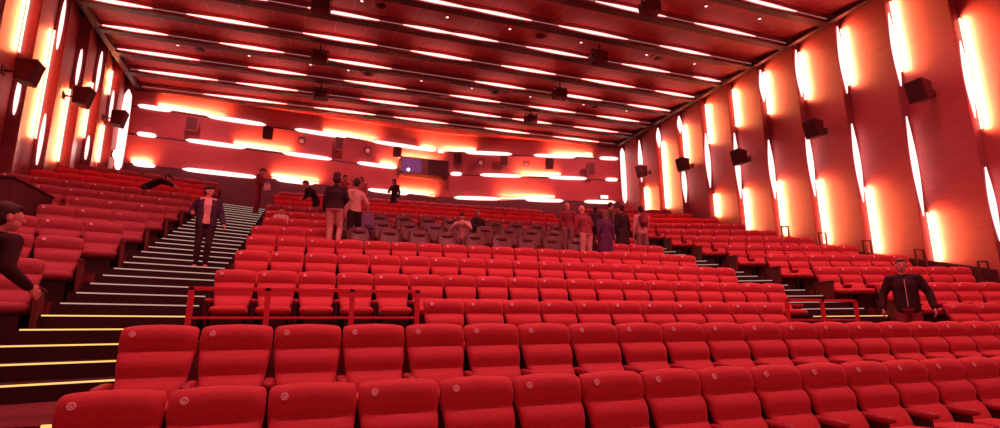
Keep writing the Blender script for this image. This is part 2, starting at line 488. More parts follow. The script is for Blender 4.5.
SEGC = {8: [(-6.6, -4.4), (-2.6, -.4), (1.2, 3.4), (4.9, 6.9), (8.9, 11.0), (12.7, 14.9)],
        7: [(-6.4, -4.3), (-2.5, -.4), (1.3, 3.3), (5.0, 7.0), (8.64, 10.9), (12.57, 14.8)],
        6: [(-5.2, -3.2), (-1.2, .8), (2.49, 4.47), (4.65, 6.62), (8.15, 10.48), (12.37, 14.23)],
        5: [(-6.2, -4.2), (-2.9, -1.9), (-.19, 1.66), (2.97, 4.41), (4.49, 6.01), (7.62, 9.75), (11.8, 13.64), (15.3, 16.5)],
        4: [(-7.2, -5.5), (-3.99, -1.98), (-.32, 1.79), (3.56, 5.47), (7.25, 9.17), (10.91, 13.06), (14.63, 16.5)],
        3: [(-7.13, -5.38), (-3.21, -1.49), (.52, 2.59), (6.65, 8.51), (10.4, 12.4), (14.3, 16.2)],
        2: [(-7.14, -4.64), (-2.38, -.66), (1.35, 3.49), (6.0, 7.94), (9.9, 11.9), (13.6, 15.6)],
        1: [(-6.6, -4.2), (-3.0, -1.0), (2.2, 4.4), (6.6, 8.6), (9.7, 11.4), (13.2, 15.4)],
        0: [(-4.5, -1.5), (.2, 2.6), (4.0, 6.3), (8.8, 10.9), (12.8, 15.2)],
        9: [(-4.6, -2.5), (3.4, 5.5), (10.8, 13.0)], 10: [(-6, -4), (4, 6), (12, 14)]}
for i, y in enumerate(YS):
    if i not in SEGC: continue
    t = thing('led_strip', 'long lit strip across the ceiling, %s counted from the back wall' % ORD[i + 1], 'light strip', (0, y, 0), 0, 'light strips of the ceiling')
    r = MB(); r.box(CXL, CXR, y - .008, y - .002, ZC - .02, ZC + .30); r.build('slot_backing', M['steel'], CE)
    mb = MB(); mb.box(CXL + .12, CXR - .12, -.018, -.010, ZC + .09, ZC + .112); mb.build('slot_glow', M['line'], t)  # faint glowing strip for the riser edge's reflection, not a lamp
    for xa, xb in SEGC[i]:
        mb = MB(); rings = []; N = 14
        xa, xb = max(xa - .25, CXL + .13), min(xb + .25, CXR - .13)
        for a in range(N + 1):
            s = a / N; w = .008 + .046 * math.sin(math.pi * s) ** 1.2
            x = xa + (xb - xa) * s
            rings.append([(x, -.03, ZC + .10 - w), (x, -.03, ZC + .10 + w), (x, -.010, ZC + .10 + w), (x, -.010, ZC + .10 - w)])
        mb.loft(rings); mb.build('slot_glow', M['diff_ceil_back'] if i <= 4 else M['diff_ceil'], t)

# ------------------------------------------------------------------ ceiling fittings
def panel_z(y):
    for a, b in zip(YC[:-1], YC[1:]):
        if b <= y <= a:
            return ZC + .012 + (.30 - .012) * (y - b) / (a - b)
    return ZC
vents = [(1.85, 16.35), (7.55, 16.35), (-4.19, 21.42), (1.98, 21.42), (7.59, 21.42), (12.64, 16.35), (12.65, 21.42)]
RW = {16.35: 'nearer', 21.42: 'farther'}
for row in (16.35, 21.42):
    vs = sorted(v for v in vents if v[1] == row)
    for n, (x, y) in enumerate(vs):
        zz = panel_z(y) - .03
        t = thing('ceiling_vent', 'round ceiling air vent, %s from the left in the %s row of vents' % (ORD[n + 1], RW[row]), 'vent', (x, y, zz), 0, 'round vents in the ceiling')
        mb = MB(); rings = []
        prof = [(.17, .02), (.17, -.03), (.25, -.035), (.28, -.01), (.28, .03)]
        for rr, z in prof: rings.append([(rr * math.cos(a), rr * math.sin(a), z) for a in [2 * math.pi * q / 28 for q in range(28)]])
        mb.loft(rings, caps=False); mb.build('rim', M['vent'], t, 40)
        mb = MB(); mb.cyl((0, 0, -.012), (0, 0, .02), .168, n=28)
        for q in (.06, .11): mb.cyl((0, 0, -.03), (0, 0, -.012), q, q + .03, n=24)
        mb.build('diffuser_core', M['dark'], t, 40)
dots = [(1.22, 16.35), (4.07, 16.35), (6.36, 16.35), (-.27, 21.42), (1.2, 21.42), (4.23, 21.42), (6.49, 21.42), (9.3, 21.42), (-4.95, 21.42), (-2.52, 21.42),
        (12.03, 12.9), (14.31, 12.9), (9.21, 16.35), (12.09, 16.35), (14.37, 16.35), (12.05, 21.42), (14.43, 21.42)]
for row, w in ((12.9, 'nearest'), (16.35, 'middle'), (21.42, 'farthest')):
    for n, (x, y) in enumerate(sorted(d for d in dots if d[1] == row)):
        z = panel_z(y) - .02
        t = thing('downlight', 'small recessed ceiling downlight, %s from the left in the %s row of downlights' % (ORD[n + 1], w), 'downlight', (x, y, z), 0, 'recessed ceiling downlights')
        mb = MB(); rings = []
        for rr, zz in [(.05, .03), (.05, -.015), (.085, -.02), (.09, .0), (.09, .03)]:
            rings.append([(rr * math.cos(a), rr * math.sin(a), zz) for a in [2 * math.pi * q / 18 for q in range(18)]])
        mb.loft(rings, caps=False); mb.build('rim', M['vent'], t, 40)
        mb = MB(); mb.cyl((0, 0, -.008), (0, 0, .01), .05, n=18); mb.build('lamp', M['lamp'], t, 40)

# speakers --------------------------------------------------------
def wedge_box(mb, w, d, h, slant=.25, b=.012):
    # cabinet, front face at -y, front tilted down
    bm = bmesh.new()
    pts = [(-w / 2, -d / 2, -h / 2), (w / 2, -d / 2, -h / 2), (w / 2 * .82, d / 2, -h / 2 * .8), (-w / 2 * .82, d / 2, -h / 2 * .8),
           (-w / 2, -d / 2 - slant * h, h / 2), (w / 2, -d / 2 - slant * h, h / 2), (w / 2 * .82, d / 2, h / 2 * .9), (-w / 2 * .82, d / 2, h / 2 * .9)]
    v = [bm.verts.new(p) for p in pts]
    for f in [(3, 2, 1, 0), (4, 5, 6, 7), (0, 1, 5, 4), (1, 2, 6, 5), (2, 3, 7, 6), (3, 0, 4, 7)]:
        bm.faces.new([v[i] for i in f])
    bmesh.ops.bevel(bm, geom=bm.edges[:], offset=b, segments=2, affect='EDGES')
    bm.verts.index_update()
    mb.add([q.co[:] for q in bm.verts], [[q.index for q in f.verts] for f in bm.faces])
    bm.free()
def panel_x(y):
    yy = [28.0] + YS
    for a, b in zip(yy[:-1], yy[1:]):
        if b <= y <= a: return REC * (1 - ((a - y) / (a - b)) ** 1.25)
    return 0
def speaker(label, group, loc, rz, w, d, h, mount, m='spk'):
    t = thing('speaker', label, 'speaker', loc, rz, group)
    mb = MB(); wedge_box(mb, w, d, h, .22); mb.build('cabinet', M[m], t, 40)
    g = MB(); k = .86
    s = .22 * h
    y0 = -d / 2 - .008; y1 = y0 - s
    g.hexa([(-w / 2 * k, y0 - s * .07, -h / 2 * k), (w / 2 * k, y0 - s * .07, -h / 2 * k), (w / 2 * k, y0 + .02, -h / 2 * k), (-w / 2 * k, y0 + .02, -h / 2 * k),
            (-w / 2 * k, y1 + s * .07, h / 2 * k), (w / 2 * k, y1 + s * .07, h / 2 * k), (w / 2 * k, y1 + .05, h / 2 * k), (-w / 2 * k, y1 + .05, h / 2 * k)])
    g.build('grille', M['grille'] if m == 'spk' else M['spk'], t)
    b = MB()
    if mount == 'wall':
        b.cyl((0, d / 2 - .03, 0), (0, d / 2 + .30, 0), .03); b.bbox(-.09, .09, d / 2 + .28, d / 2 + .31, -.12, .12, .008)
    elif mount == 'ceil':
        b.cyl((0, 0, h / 2 - .05), (0, 0, panel_z(loc[1]) - loc[2] + .05), .03)
        b.box(-w / 2 - .02, -w / 2, -.04, .04, -.05, h / 2 + .12); b.box(w / 2, w / 2 + .02, -.04, .04, -.05, h / 2 + .12); b.box(-w / 2 - .02, w / 2 + .02, -.04, .04, h / 2 + .10, h / 2 + .13)
    b.build('bracket', M['dark'], t)
    return t
SPR = [(9.6, 8.08), (13.1, 8.18), (16.6, 8.23), (20.05, 8.93), (23.3, 9.5)]
for n, (y, z) in enumerate(SPR):
    speaker('dark wedge loudspeaker on the right wall, %s from the front' % (ORD[n + 1] if n else 'the largest and first'), 'loudspeakers on the right wall', (XR + panel_x(y + .09) - .56, y, z), R(-90), .52, .34, .62, 'wall')
for n, (y, z) in enumerate([(16.2, 7.99), (19.8, 8.83), (23.35, 9.45)]):
    speaker('dark wedge loudspeaker on the left wall, %s from the front' % ORD[n + 1], 'loudspeakers on the left wall', (XL - panel_x(y + .09) + .56, y, z), R(90), .50, .34, .62, 'wall')
for n, (x, y) in enumerate([(-.02, 16.25), (.05, 19.7), (.2, 23.1)]):
    speaker('dark loudspeaker hung from the ceiling, %s from the camera in the left line' % ORD[n + 1], 'ceiling loudspeakers, left line', (x, y, ZC - .42), R(180), .62, .40, .38, 'ceil')
for n, (x, y) in enumerate([(9.82, 12.9), (9.94, 16.3), (9.96, 19.7), (9.92, 22.8)]):
    speaker('dark loudspeaker hung from the ceiling, %s from the camera in the right line' % ORD[n + 1], 'ceiling loudspeakers, right line', (x, y, ZC - .42), R(180), .62, .40, .38, 'ceil')
angL = math.atan2(YA - YE, XA - XL); angR = -math.atan2(YA - YE, XR - XA)
BS = [(-5.05, 10.37, 'spk_pale', .50, .62), (-2.0, 10.45, 'spk', .46, .58), (1.21, 10.45, 'spk_pale', .42, .6), (4.15, 10.47, 'spk', .40, .5), (7.44, 10.46, 'spk', .44, .60),
      (9.94, 10.45, 'spk_pale', .42, .55), (12.46, 10.38, 'spk', .46, .62), (14.8, 10.2, 'spk_pale', .44, .72)]
for n, (x, z, m, w, h) in enumerate(BS):
    speaker('%s loudspeaker on the back wall, %s from the left' % ('faded reddish' if m == 'spk_pale' else 'dark', ORD[n + 1]), 'loudspeakers on the back wall', (x, bw_y(x) - .56, z), angL if x < XA else angR, w, .26, h, 'wall', m)
for n, x in enumerate([-.48, 2.65, 8.74, 11.22]):
    t = thing('spotlight', 'small dark pivoting spotlight on the back wall, %s from the left' % ORD[n + 1], 'spotlight', (x, bw_y(x) - .50, 10.40), angL if x < XA else angR, 'spotlights on the back wall')
    mb = MB(); mb.cyl((0, .02, .03), (-.05, -.26, -.12), .12, .15, 18); mb.build('lamp_housing', M['spk'], t, 40)
    mb = MB(); mb.cyl((-.05, -.262, -.121), (-.052, -.27, -.126), .115, n=18); mb.build('lens', M['badge'], t)
    mb = MB(); mb.cyl((0, .38, .12), (0, .02, .12), .02); mb.box(-.16, -.14, -.08, .06, -.06, .17); mb.box(.14, .16, -.08, .06, -.06, .17); mb.box(-.16, .16, -.04, .04, .15, .17); mb.bbox(-.08, .08, .34, .38, .02, .2, .006); mb.build('bracket', M['dark'], t)

# projection booth box across the fold
t = thing('projection_booth', 'long dark projection booth box with purple window on the back wall', 'booth', (5.62, 26.9, 9.80), 0)
mb = MB()
mb.bbox(-1.28, 1.28, 0.03, 1.1, -.44, .44, .02); mb.box(-.18, .14, -.01, .05, -.42, .42); mb.build('housing', M['spk'], t)
mb = MB(); mb.box(-1.22, -.20, .0, .035, -.38, .38); mb.build('window_pane', M['glassdark'], t)
mb = MB(); mb.box(-1.27, -1.21, -.02, .04, -.43, .43); mb.box(-.22, -.16, -.02, .04, -.43, .43); mb.box(-1.27, -.16, -.02, .04, .37, .43); mb.box(-1.27, -.16, -.02, .04, -.43, -.37); mb.build('window_frame', M['dark'], t)
mb = MB(); mb.box(.16, 1.20, -.005, .04, -.38, .38); mb.build('recess_shade', M['grille'], t)  # flat dark sheet painting the shade of the recess
mb = MB(); mb.cyl((-.88, -.04, -.26), (-.88, .01, -.26), .08, n=18); mb.build('projector_lens', M['beam'], t)

# exit sign
t = thing('exit_sign', 'small white lit exit sign low on the back wall near the right corner', 'sign', (15.75, bw_y(15.75) - .13, 8.72), angR)
mb = MB(); mb.bbox(-.24, .24, -.07, .02, -.12, .12, .01); mb.build('sign_housing', M['spk'], t)
mb = MB(); mb.box(-.22, .22, -.08, -.069, -.10, .10); mb.build('sign_face', M['exit'], t)

# bright spotlight low in the left back corner
t = thing('corner_spotlight', 'glaring spotlight low in the left back corner of the hall', 'spotlight', (XL + .28, 23.9, 8.20), R(60))
mb = MB(); mb.cyl((0, .16, .04), (0, -.10, -.02), .14, .21, 20); mb.build('lamp_housing', M['spk'], t, 40)
mb = MB(); mb.cyl((0, -.102, -.02), (0, -.115, -.023), .20, n=20); mb.build('lens', M['spot'], t)
mb = MB(); mb.cyl((0, .14, .03), (0, .34, .03), .03); mb.build('bracket', M['dark'], t)

# ------------------------------------------------------------------ seats
def sgnpow(v, e): return math.copysign(abs(v) ** e, v)
def pad_loft(path, nseg=20, exp=0.42):
    """path: list of (y, z, width, thickness, nx, nz) section centres with the in-plane thickness direction"""
    rings = []
    for (y, z, w, t, dy, dz) in path:
        ring = []
        for i in range(nseg):
            a = 2 * math.pi * i / nseg
            x = w / 2 * sgnpow(math.cos(a), exp); q = t / 2 * sgnpow(math.sin(a), .7)
            ring.append((x, y + q * dy, z + q * dz))
        rings.append(ring)
    return rings
def backrest_mesh():
    # front face runs through these (y, z)
    N = 34; path = []
    for i in range(N + 1):
        s = i / N                     # 0 bottom .. 1 top
        z = .42 + .680 * s
        y = -.34 + .335 * s ** .78
        # three pads with creases at s=.30 and s=.64
        def b(a, c): 
            u = (s - a) / (c - a)
            return math.sin(math.pi * min(1, max(0, u)) ** 1.15) ** .75 if 0 < u < 1 else 0
        bulge = .056 * b(-.02, .343) + .060 * b(.343, .67) + .080 * b(.67, 1.06)
        w = .49 + .115 * min(1, s / .72) ** 1.2
        t = .085
        e = 1.0
        if s > .93:
            u = (s - .93) / .07; e = math.sqrt(max(0.0, 1 - u * u * .96)); w = w - .045 * (1 - e)
        if s < .05:
            u = 1 - s / .05; e = math.sqrt(1 - u * u * .8)
        tt = (t + bulge) * (.35 + .65 * e)
        path.append((y - bulge / 2, z, w, tt, .955, -.29))
    mb = MB(); mb.loft(pad_loft(path))
    mb.v = [(x, y, z - .022 * (x / .3) ** 2 * max(0, (z - .80) / .3)) for x, y, z in mb.v]
    return mb
def cushion_mesh():
    N = 20; rings = []
    for i in range(N + 1):
        s = i / N                    # 0 back .. 1 front
        y = -.24 - .48 * s
        zt = .485 + .022 * s - .02 * math.exp(-((s - .0) / .15) ** 2)
        th = .13
        w = .49 + .02 * s
        e = 1
        if s > .86:
            u = (s - .86) / .14; e = math.sqrt(max(0, 1 - u * u * .93))
        if s < .08: e = .7
        tt = th * (.25 + .75 * e)
        zc = zt - th / 2
        ring = []
        for k in range(20):
            a = 2 * math.pi * k / 20
            ring.append((w / 2 * (.93 + .07 * e) * sgnpow(math.cos(a), .4), y, zc + tt / 2 * sgnpow(math.sin(a), .6)))
        rings.append(ring)
    mb = MB(); mb.loft(rings); return mb
ME = {}
def seat_meshes(key, m):
    ME['back_' + key] = backrest_mesh().mesh('backrest', m, 60)
    ME['cush_' + key] = cushion_mesh().mesh('seat_cushion', m, 60)
seat_meshes('a', M['seat']); seat_meshes('b', M['seat_dim']); seat_meshes('c', M['seat_bright'])
mb = MB(); mb.bbox(-.25, .25, -.02, .0, .36, .96, .008)
sh = MB()
sh.hexa([(-.24, -.235, .34), (.24, -.235, .34), (.24, -.19, .34), (-.24, -.19, .34), (-.27, .02, 1.0), (.27, .02, 1.0), (.27, .055, 1.0), (-.27, .055, 1.0)])
ME['shell'] = sh.mesh('back_shell', M['dark'])
mb = MB(); rings = []
for s in range(0, 13):
    u = s / 12; y = -.20 - .36 * u
    e = math.sqrt(max(0.05, 1 - max(0, (u - .8) / .2) ** 2 * .9)) if u > .8 else (1 if u > .05 else .7)
    zc = .600 - .015 * u
    rings.append([(.045 * e * sgnpow(math.cos(a), .6), y, zc + .034 * e * sgnpow(math.sin(a), .6)) for a in [2 * math.pi * q / 14 for q in range(14)]])
mb.loft(rings); ME['arm'] = mb.mesh('armrest', M['arm'], 60)
mb = MB(); mb.bbox(-.022, .022, -.48, -.24, 0, .575, .006); ME['armsup'] = mb.mesh('armrest_support', M['dark'])
mb = MB(); mb.bbox(-.18, .18, -.56, -.30, 0, .365, .01); mb.box(-.22, .22, -.60, -.25, 0, .02); ME['ped'] = mb.mesh('pedestal', M['dark'])
mb = MB(); mb.hexa([(-.03, -.66, 0), (.03, -.66, 0), (.03, -.14, 0), (-.03, -.14, 0), (-.03, -.74, .66), (.03, -.74, .66), (.03, -.10, .66), (-.03, -.10, .66)])
mb.bbox(-.045, .045, -.76, -.08, .655, .69, .01)
ME['endp'] = mb.mesh('end_panel', M['endp'])
mb = MB(); rings = []
for rr, y in ((.026, 0), (.026, -.004), (.018, -.006), (.016, -.004)):
    rings.append([(rr * math.cos(a), y, rr * math.sin(a)) for a in [2 * math.pi * q / 18 for q in range(18)]])
mb.loft(rings, caps=False)
mb.cyl((0, 0, 0), (0, -.0035, 0), .011, n=12)
mb.cur = 1; mb.cyl((0, 0, 0), (0, -.0015, 0), .020, n=14)
ME['badge'] = mb.mesh('seat_badge', [M['badge'], M['rose']])

def seat(x, y, z, rz, key, label, group, left_arm=False, right='arm', left=None, badge=True):
    t = thing('cinema_seat', label, 'seat', (x - .17 * math.sin(rz) + .02, y + .17 * math.cos(rz), z), rz, group)
    link('seat_cushion', ME['cush_' + key], t)
    b = link('backrest', ME['back_' + key], t)
    if badge:
        g = link('seat_badge', ME['badge'], b, (-.195, -.165, 1.026)); g.rotation_euler = (R(-14), 0, 0)
    link('back_shell', ME['shell'], t)
    link('pedestal', ME['ped'], t)
    for side, kind in ((1, right), (-1, left)):
        if kind == 'arm':
            a = link('armrest', ME['arm'], t, (side * .31, 0, 0)); link('armrest_support', ME['armsup'], a)
        elif kind == 'end':
            e = link('end_panel', ME['endp'], t, (side * .325, 0, 0))
    return t
P = .62
MID = {1: (-1.322, 16), 2: (-1.365, 20), 3: (1.767, 11), 4: (-1.228, 19), 5: (-1.14, 19), 6: (-1.12, 19), 10: (-1.20, 19), 11: (-1.05, 19), 12: (-1.16, 19), 13: (-1.10, 19)}
RN = {1: 'front', 2: 'second', 3: 'third', 4: 'fourth', 5: 'fifth', 6: 'sixth', 7: 'seventh', 8: 'eighth', 9: 'ninth', 10: 'tenth', 11: 'eleventh', 12: 'twelfth', 13: 'thirteenth'}
for k, (bx, n) in MID.items():
    key = 'a' if k < 10 else ('b' if k in (10, 13) else 'c')
    for j in range(n):
        x = bx + .185 + P * j
        desc = {'a': 'red', 'b': 'dull red', 'c': 'scarlet'}[key]
        lab = '%s seat, %s from the left, %s row of the middle block' % (desc, ORD[j + 1], RN[k])
        seat(x, ROWY[k], FZ[k], 0, key, lab, '%s row of the middle block' % RN[k], right=('arm' if j < n - 1 or k in (1, 2) else 'arm'), left='arm' if j == 0 else None, badge=(k < 11))
# short pieces of rows seven to nine either side of the recliners
for k in (7, 8, 9):
    for j in range(3):
        seat({7: -1.16, 8: -1.03, 9: -1.10}[k] + .185 + P * j, ROWY[k], FZ[k], 0, 'a', 'red seat, %s from the left stairs, %s row, left of the recliners' % (ORD[j + 1], RN[k]), 'red seats left of the recliners', left='arm' if j == 0 else None)
        seat(10.28 - P * (2 - j), ROWY[k], FZ[k], 0, 'a', 'red seat, %s from the right stairs, %s row, right of the recliners' % (ORD[3 - j], RN[k]), 'red seats right of the recliners', left='arm' if j == 0 and k != 9 else None)
# side blocks
c15, s15 = math.cos(R(15)), math.sin(R(15))
for k in range(4, 14):
    key = 'b' if k < 11 or k == 13 else 'c'  # darker fabric stands in for less light on this block
    n = 3 if k == 4 else (4 if k == 5 else (5 if k == 6 else 7))
    n = {7: 3, 8: 3}.get(k, n)
    y0 = ROWY[k] - .72
    for j in range(n):
        d = (.50 if k == 5 else .40) + P * j
        x = AL0 - d * c15; y = y0 - d * s15
        seat(x, y, FZ[k], R(15), key, '%s seat, %s from the left stairs, %s row of the left block' % ('dull red' if key == 'b' else 'scarlet', ORD[j + 1], RN[k - 3]),
             '%s row of the left block' % RN[k - 3], right='end' if j == 0 else 'arm', badge=(k < 11))
for k in range(3, 14):
    key = 'a' if k < 11 else ('b' if k == 13 else 'c')
    n = 7 if k != 3 else 4
    y0 = ROWY[k] - .85
    if k == 3: y0 = 7.35
    for j in range(n):
        d = .345 + P * j
        x = AR1 + d * c15; y = y0 - d * s15
        seat(x, y, FZ[k] , R(-15), key, '%s seat, %s from the right stairs, %s row of the right block' % ({'a': 'red', 'b': 'dull red', 'c': 'scarlet'}[key], ORD[j + 1], RN[k - 2]),
             '%s row of the right block' % RN[k - 2], left='end' if j == 0 else None, right='arm', badge=(k < 11))

# recliners (rows seven to nine, middle)
def recliner_meshes():
    N = 26; path = []
    for i in range(N + 1):
        s = i / N; z = .38 + .80 * s; y = -.26 + .30 * s
        w = .60 - .16 * max(0, (s - .62) / .38) ** 1.6
        e = 1
        if s > .88: u = (s - .88) / .12; e = math.sqrt(max(0, 1 - u * u * .97)); w *= (.55 + .45 * e)
        path.append((y, z, w, .17 * (.4 + .6 * e), .94, -.33))
    mb = MB(); mb.loft(pad_loft(path, 20, .6)); a = mb.mesh('backrest', M['leather'], 60)
    mb = MB(); mb.ell((0, 0, 0), (.17, .055, .085), None, 20, 10); b = mb.mesh('head_pillow', M['leather'], 60)
    mb = MB(); mb.bbox(-.28, .28, -.86, -.22, .30, .50, .05); c = mb.mesh('seat_cushion', M['leather'], 60)
    mb = MB(); mb.bbox(-.065, .065, -.84, -.16, 0.0, .66, .03); d = mb.mesh('armrest', M['leather'], 60)
    mb = MB(); mb.bbox(-.30, .30, -.80, -.10, 0, .31, .02); e_ = mb.mesh('base', M['dark'], 60)
    return a, b, c, d, e_
RM = recliner_meshes()
for k, x0, n in ((7, 1.26, 9), (8, 1.27, 10), (9, 1.36, 10)):
    for j in range(n):
        x = x0 + .776 * j
        if x > 8.5: continue
        t = thing('recliner', 'dark brown leather recliner, %s from the left in the %s recliner row' % (ORD[j + 1], {7: 'nearest', 8: 'middle', 9: 'farthest'}[k]), 'recliner', (x, ROWY[k] + .06, FZ[k] + .15), 0, 'leather recliners in the middle block'); t.scale = (1, 1, .87)
        b = link('backrest', RM[0], t); link('head_pillow', RM[1], b, (0, -.10, 1.03))
        link('seat_cushion', RM[2], t); link('armrest', RM[3], t, (-.352, 0, 0)); link('armrest', RM[3], t, (.352, 0, 0)) if j == n - 1 else None
        link('base', RM[4], t)

# ------------------------------------------------------------------ railings
def railing(label, x0, x1, y, zf, h, posts, name='railing', zb=None, group=None):
    t = thing(name, label, 'railing', (x0, y, zf), 0, group)
    w = x1 - x0
    mb = MB(); mb.bbox(0, w, -.025, .025, h - .05, h, .006); mb.build('top_rail', M['rail'], t)
    zb = .16 if zb is None else zb
    mb = MB(); mb.bbox(0, w, -.02, .02, zb - .035, zb, .005); mb.build('bottom_rail', M['rail'], t)
    for p in posts:
        mb = MB(); mb.bbox(p * w - .035, p * w + .035, -.025, .025, 0, h, .006); mb.build('post', M['rail'], t)
    return t
railing('red tubular railing in front of the left end of the fourth row', -1.38, 1.62, 7.95, FZ[3], 1.23, (0.012, .315, .68, .988), zb=.85)
railing('red tubular railing in front of the right end of the fourth row', 8.62, 10.5, 7.95, FZ[3], 1.18, (0.02, .5, .98), zb=.80)
# guard frames where the right block meets the wall
for n, (k, xx) in enumerate(((5, 16.66), (6, 16.66), (7, 16.66), (8, 16.66), (9, 16.66))):
    y = ROWY[k] - .85 - (xx - AR1) * TAN
    t = thing('guard_frame', 'small dark guard frame against the right wall at the end of the %s row' % RN[k], 'railing', (xx, y - .05, FZ[k]), R(-15), 'guard frames on the right wall')
    mb = MB(); mb.box(-.15, .15, -.02, .02, 1.20, 1.24); mb.build('top_rail', M['spk'], t)
    for s in (-.13, .13):
        mb = MB(); mb.box(s - .02, s + .02, -.02, .02, 0, 1.20); mb.build('post', M['spk'], t)
# parapet and rail behind the last row
mb = MB(); mb.box(AL1, AR0, 24.6, 24.75, FZ[13], FZ[13] + 1.0); mb.box(XL + .1, AL0, 24.6, 24.75, FZ[13], FZ[13] + 1.0); mb.box(AR1, XR - .1, 24.6, 24.75, FZ[13], FZ[13] + 1.0)
struct('trim_1', mb, M['wain'])
t = thing('handrail', 'thin dark handrail running along the parapet behind the last row', 'railing', (AL1, 24.67, FZ[13] + 1.0))
W = AR0 - AL1
mb = MB(); mb.cyl((0, 0, .22), (W, 0, .22), .025); mb.build('rail', M['dark'], t)
for i in range(9):
    mb = MB(); mb.cyl((.1 + (W - .2) * i / 8, 0, 0), (.1 + (W - .2) * i / 8, 0, .22), .018); mb.build('post', M['dark'], t)

# dark partition at the left edge
t = thing('boxed_enclosure', 'tall dark maroon boxed enclosure between the rows, against the left wall', 'enclosure', (XL + 1.1, 13.4, FZ[6]))
mb = MB(); mb.box(-.98, 1.0, -.85, .9, -.10, 1.98); mb.build('body', M['wain'], t)
mb = MB(); mb.bbox(-1.0, 1.03, -.88, .93, 1.98, 2.02, .01); mb.build('top', M['wain'], t)
for q in (-.55, .05, .6):
    mb = MB(); mb.box(q - .04, q + .04, -.875, -.85, 0, 1.9); mb.build('batten', M['seat_dim'], t)
# low platform under the recliners
mb = MB()
for k in (7, 8, 9): mb.box(.86, 8.62, front(k) + .01, front(k + 1), FZ[k], FZ[k] + .15)
struct('trim_2', mb, M['carpet'])
VZ = .15

# ------------------------------------------------------------------ people
def baked(name, mb, m, parent, voxel, smooth_it=6):
    me = mb.mesh(name + '_raw', m)
    o = bpy.data.objects.new(name + '_raw', me); COL.objects.link(o)
    md = o.modifiers.new('r', 'REMESH'); md.mode = 'VOXEL'; md.voxel_size = voxel; md.use_smooth_shade = True
    s = o.modifiers.new('s', 'SMOOTH'); s.factor = .5; s.iterations = smooth_it
    dg = bpy.context.evaluated_depsgraph_get()
    nm = bpy.data.meshes.new_from_object(o.evaluated_get(dg))
    nm.name = name
    if not nm.materials: nm.materials.append(m)
    bpy.data.objects.remove(o)
    for p in nm.polygons: p.use_smooth = True
    return link(name, nm, parent)
def chain(mb, pts, n=7):
    """pts: list of (pos, radius or (rx,ry,rz)); ellipsoids strung along"""
    for (p0, r0), (p1, r1) in zip(pts[:-1], pts[1:]):
        p0 = Vector(p0); p1 = Vector(p1)
        a = Vector(r0) if hasattr(r0, '__len__') else Vector((r0, r0, r0))
        b = Vector(r1) if hasattr(r1, '__len__') else Vector((r1, r1, r1))
        L = (p1 - p0).length; m = max(2, int(L / (min(min(a), min(b)) * .45)) + 1); m = min(m, 26)
        for i in range(m + 1):
            u = i / m
            mb.ell(p0.lerp(p1, u), a.lerp(b, u), None, 10, 7)
def hand(mb, w, d, nrm, side, curl=.35, grow=0.0):
    """w wrist, d direction of hand, nrm palm normal"""
    w = Vector(w); d = Vector(d).normalized(); nrm = Vector(nrm); nrm = (nrm - d * nrm.dot(d)).normalized(); lat = d.cross(nrm) * side
    for k in range(4):
        off = lat * ((k - 1.5) * .019)
        chain(mb, [(w + off * .5, .015), (w + d * .085 + off, .013)])
        L = (.062, .075, .080, .070)[k] if side else .07
        b0 = w + d * .088 + off * 1.1
        c = curl
        p1 = b0 + (d * math.cos(c) + nrm * math.sin(c)) * L * .45
        p2 = p1 + (d * math.cos(2 * c) + nrm * math.sin(2 * c)) * L * .32
        p3 = p2 + (d * math.cos(2.8 * c) + nrm * math.sin(2.8 * c)) * L * .25
        chain(mb, [(b0, .0095), (p1, .009), (p2, .0085), (p3, .0075)])
    t0 = w + d * .025 + lat * .028
    t1 = t0 + (d * .6 + lat * .7 + nrm * .3).normalized() * .035
    t2 = t1 + (d * .85 + lat * .2 + nrm * .35).normalized() * .032
    t3 = t2 + (d * .9 + nrm * .3).normalized() * .024
    chain(mb, [(t0, .014), (t1, .0115), (t2, .010), (t3, .0085)])
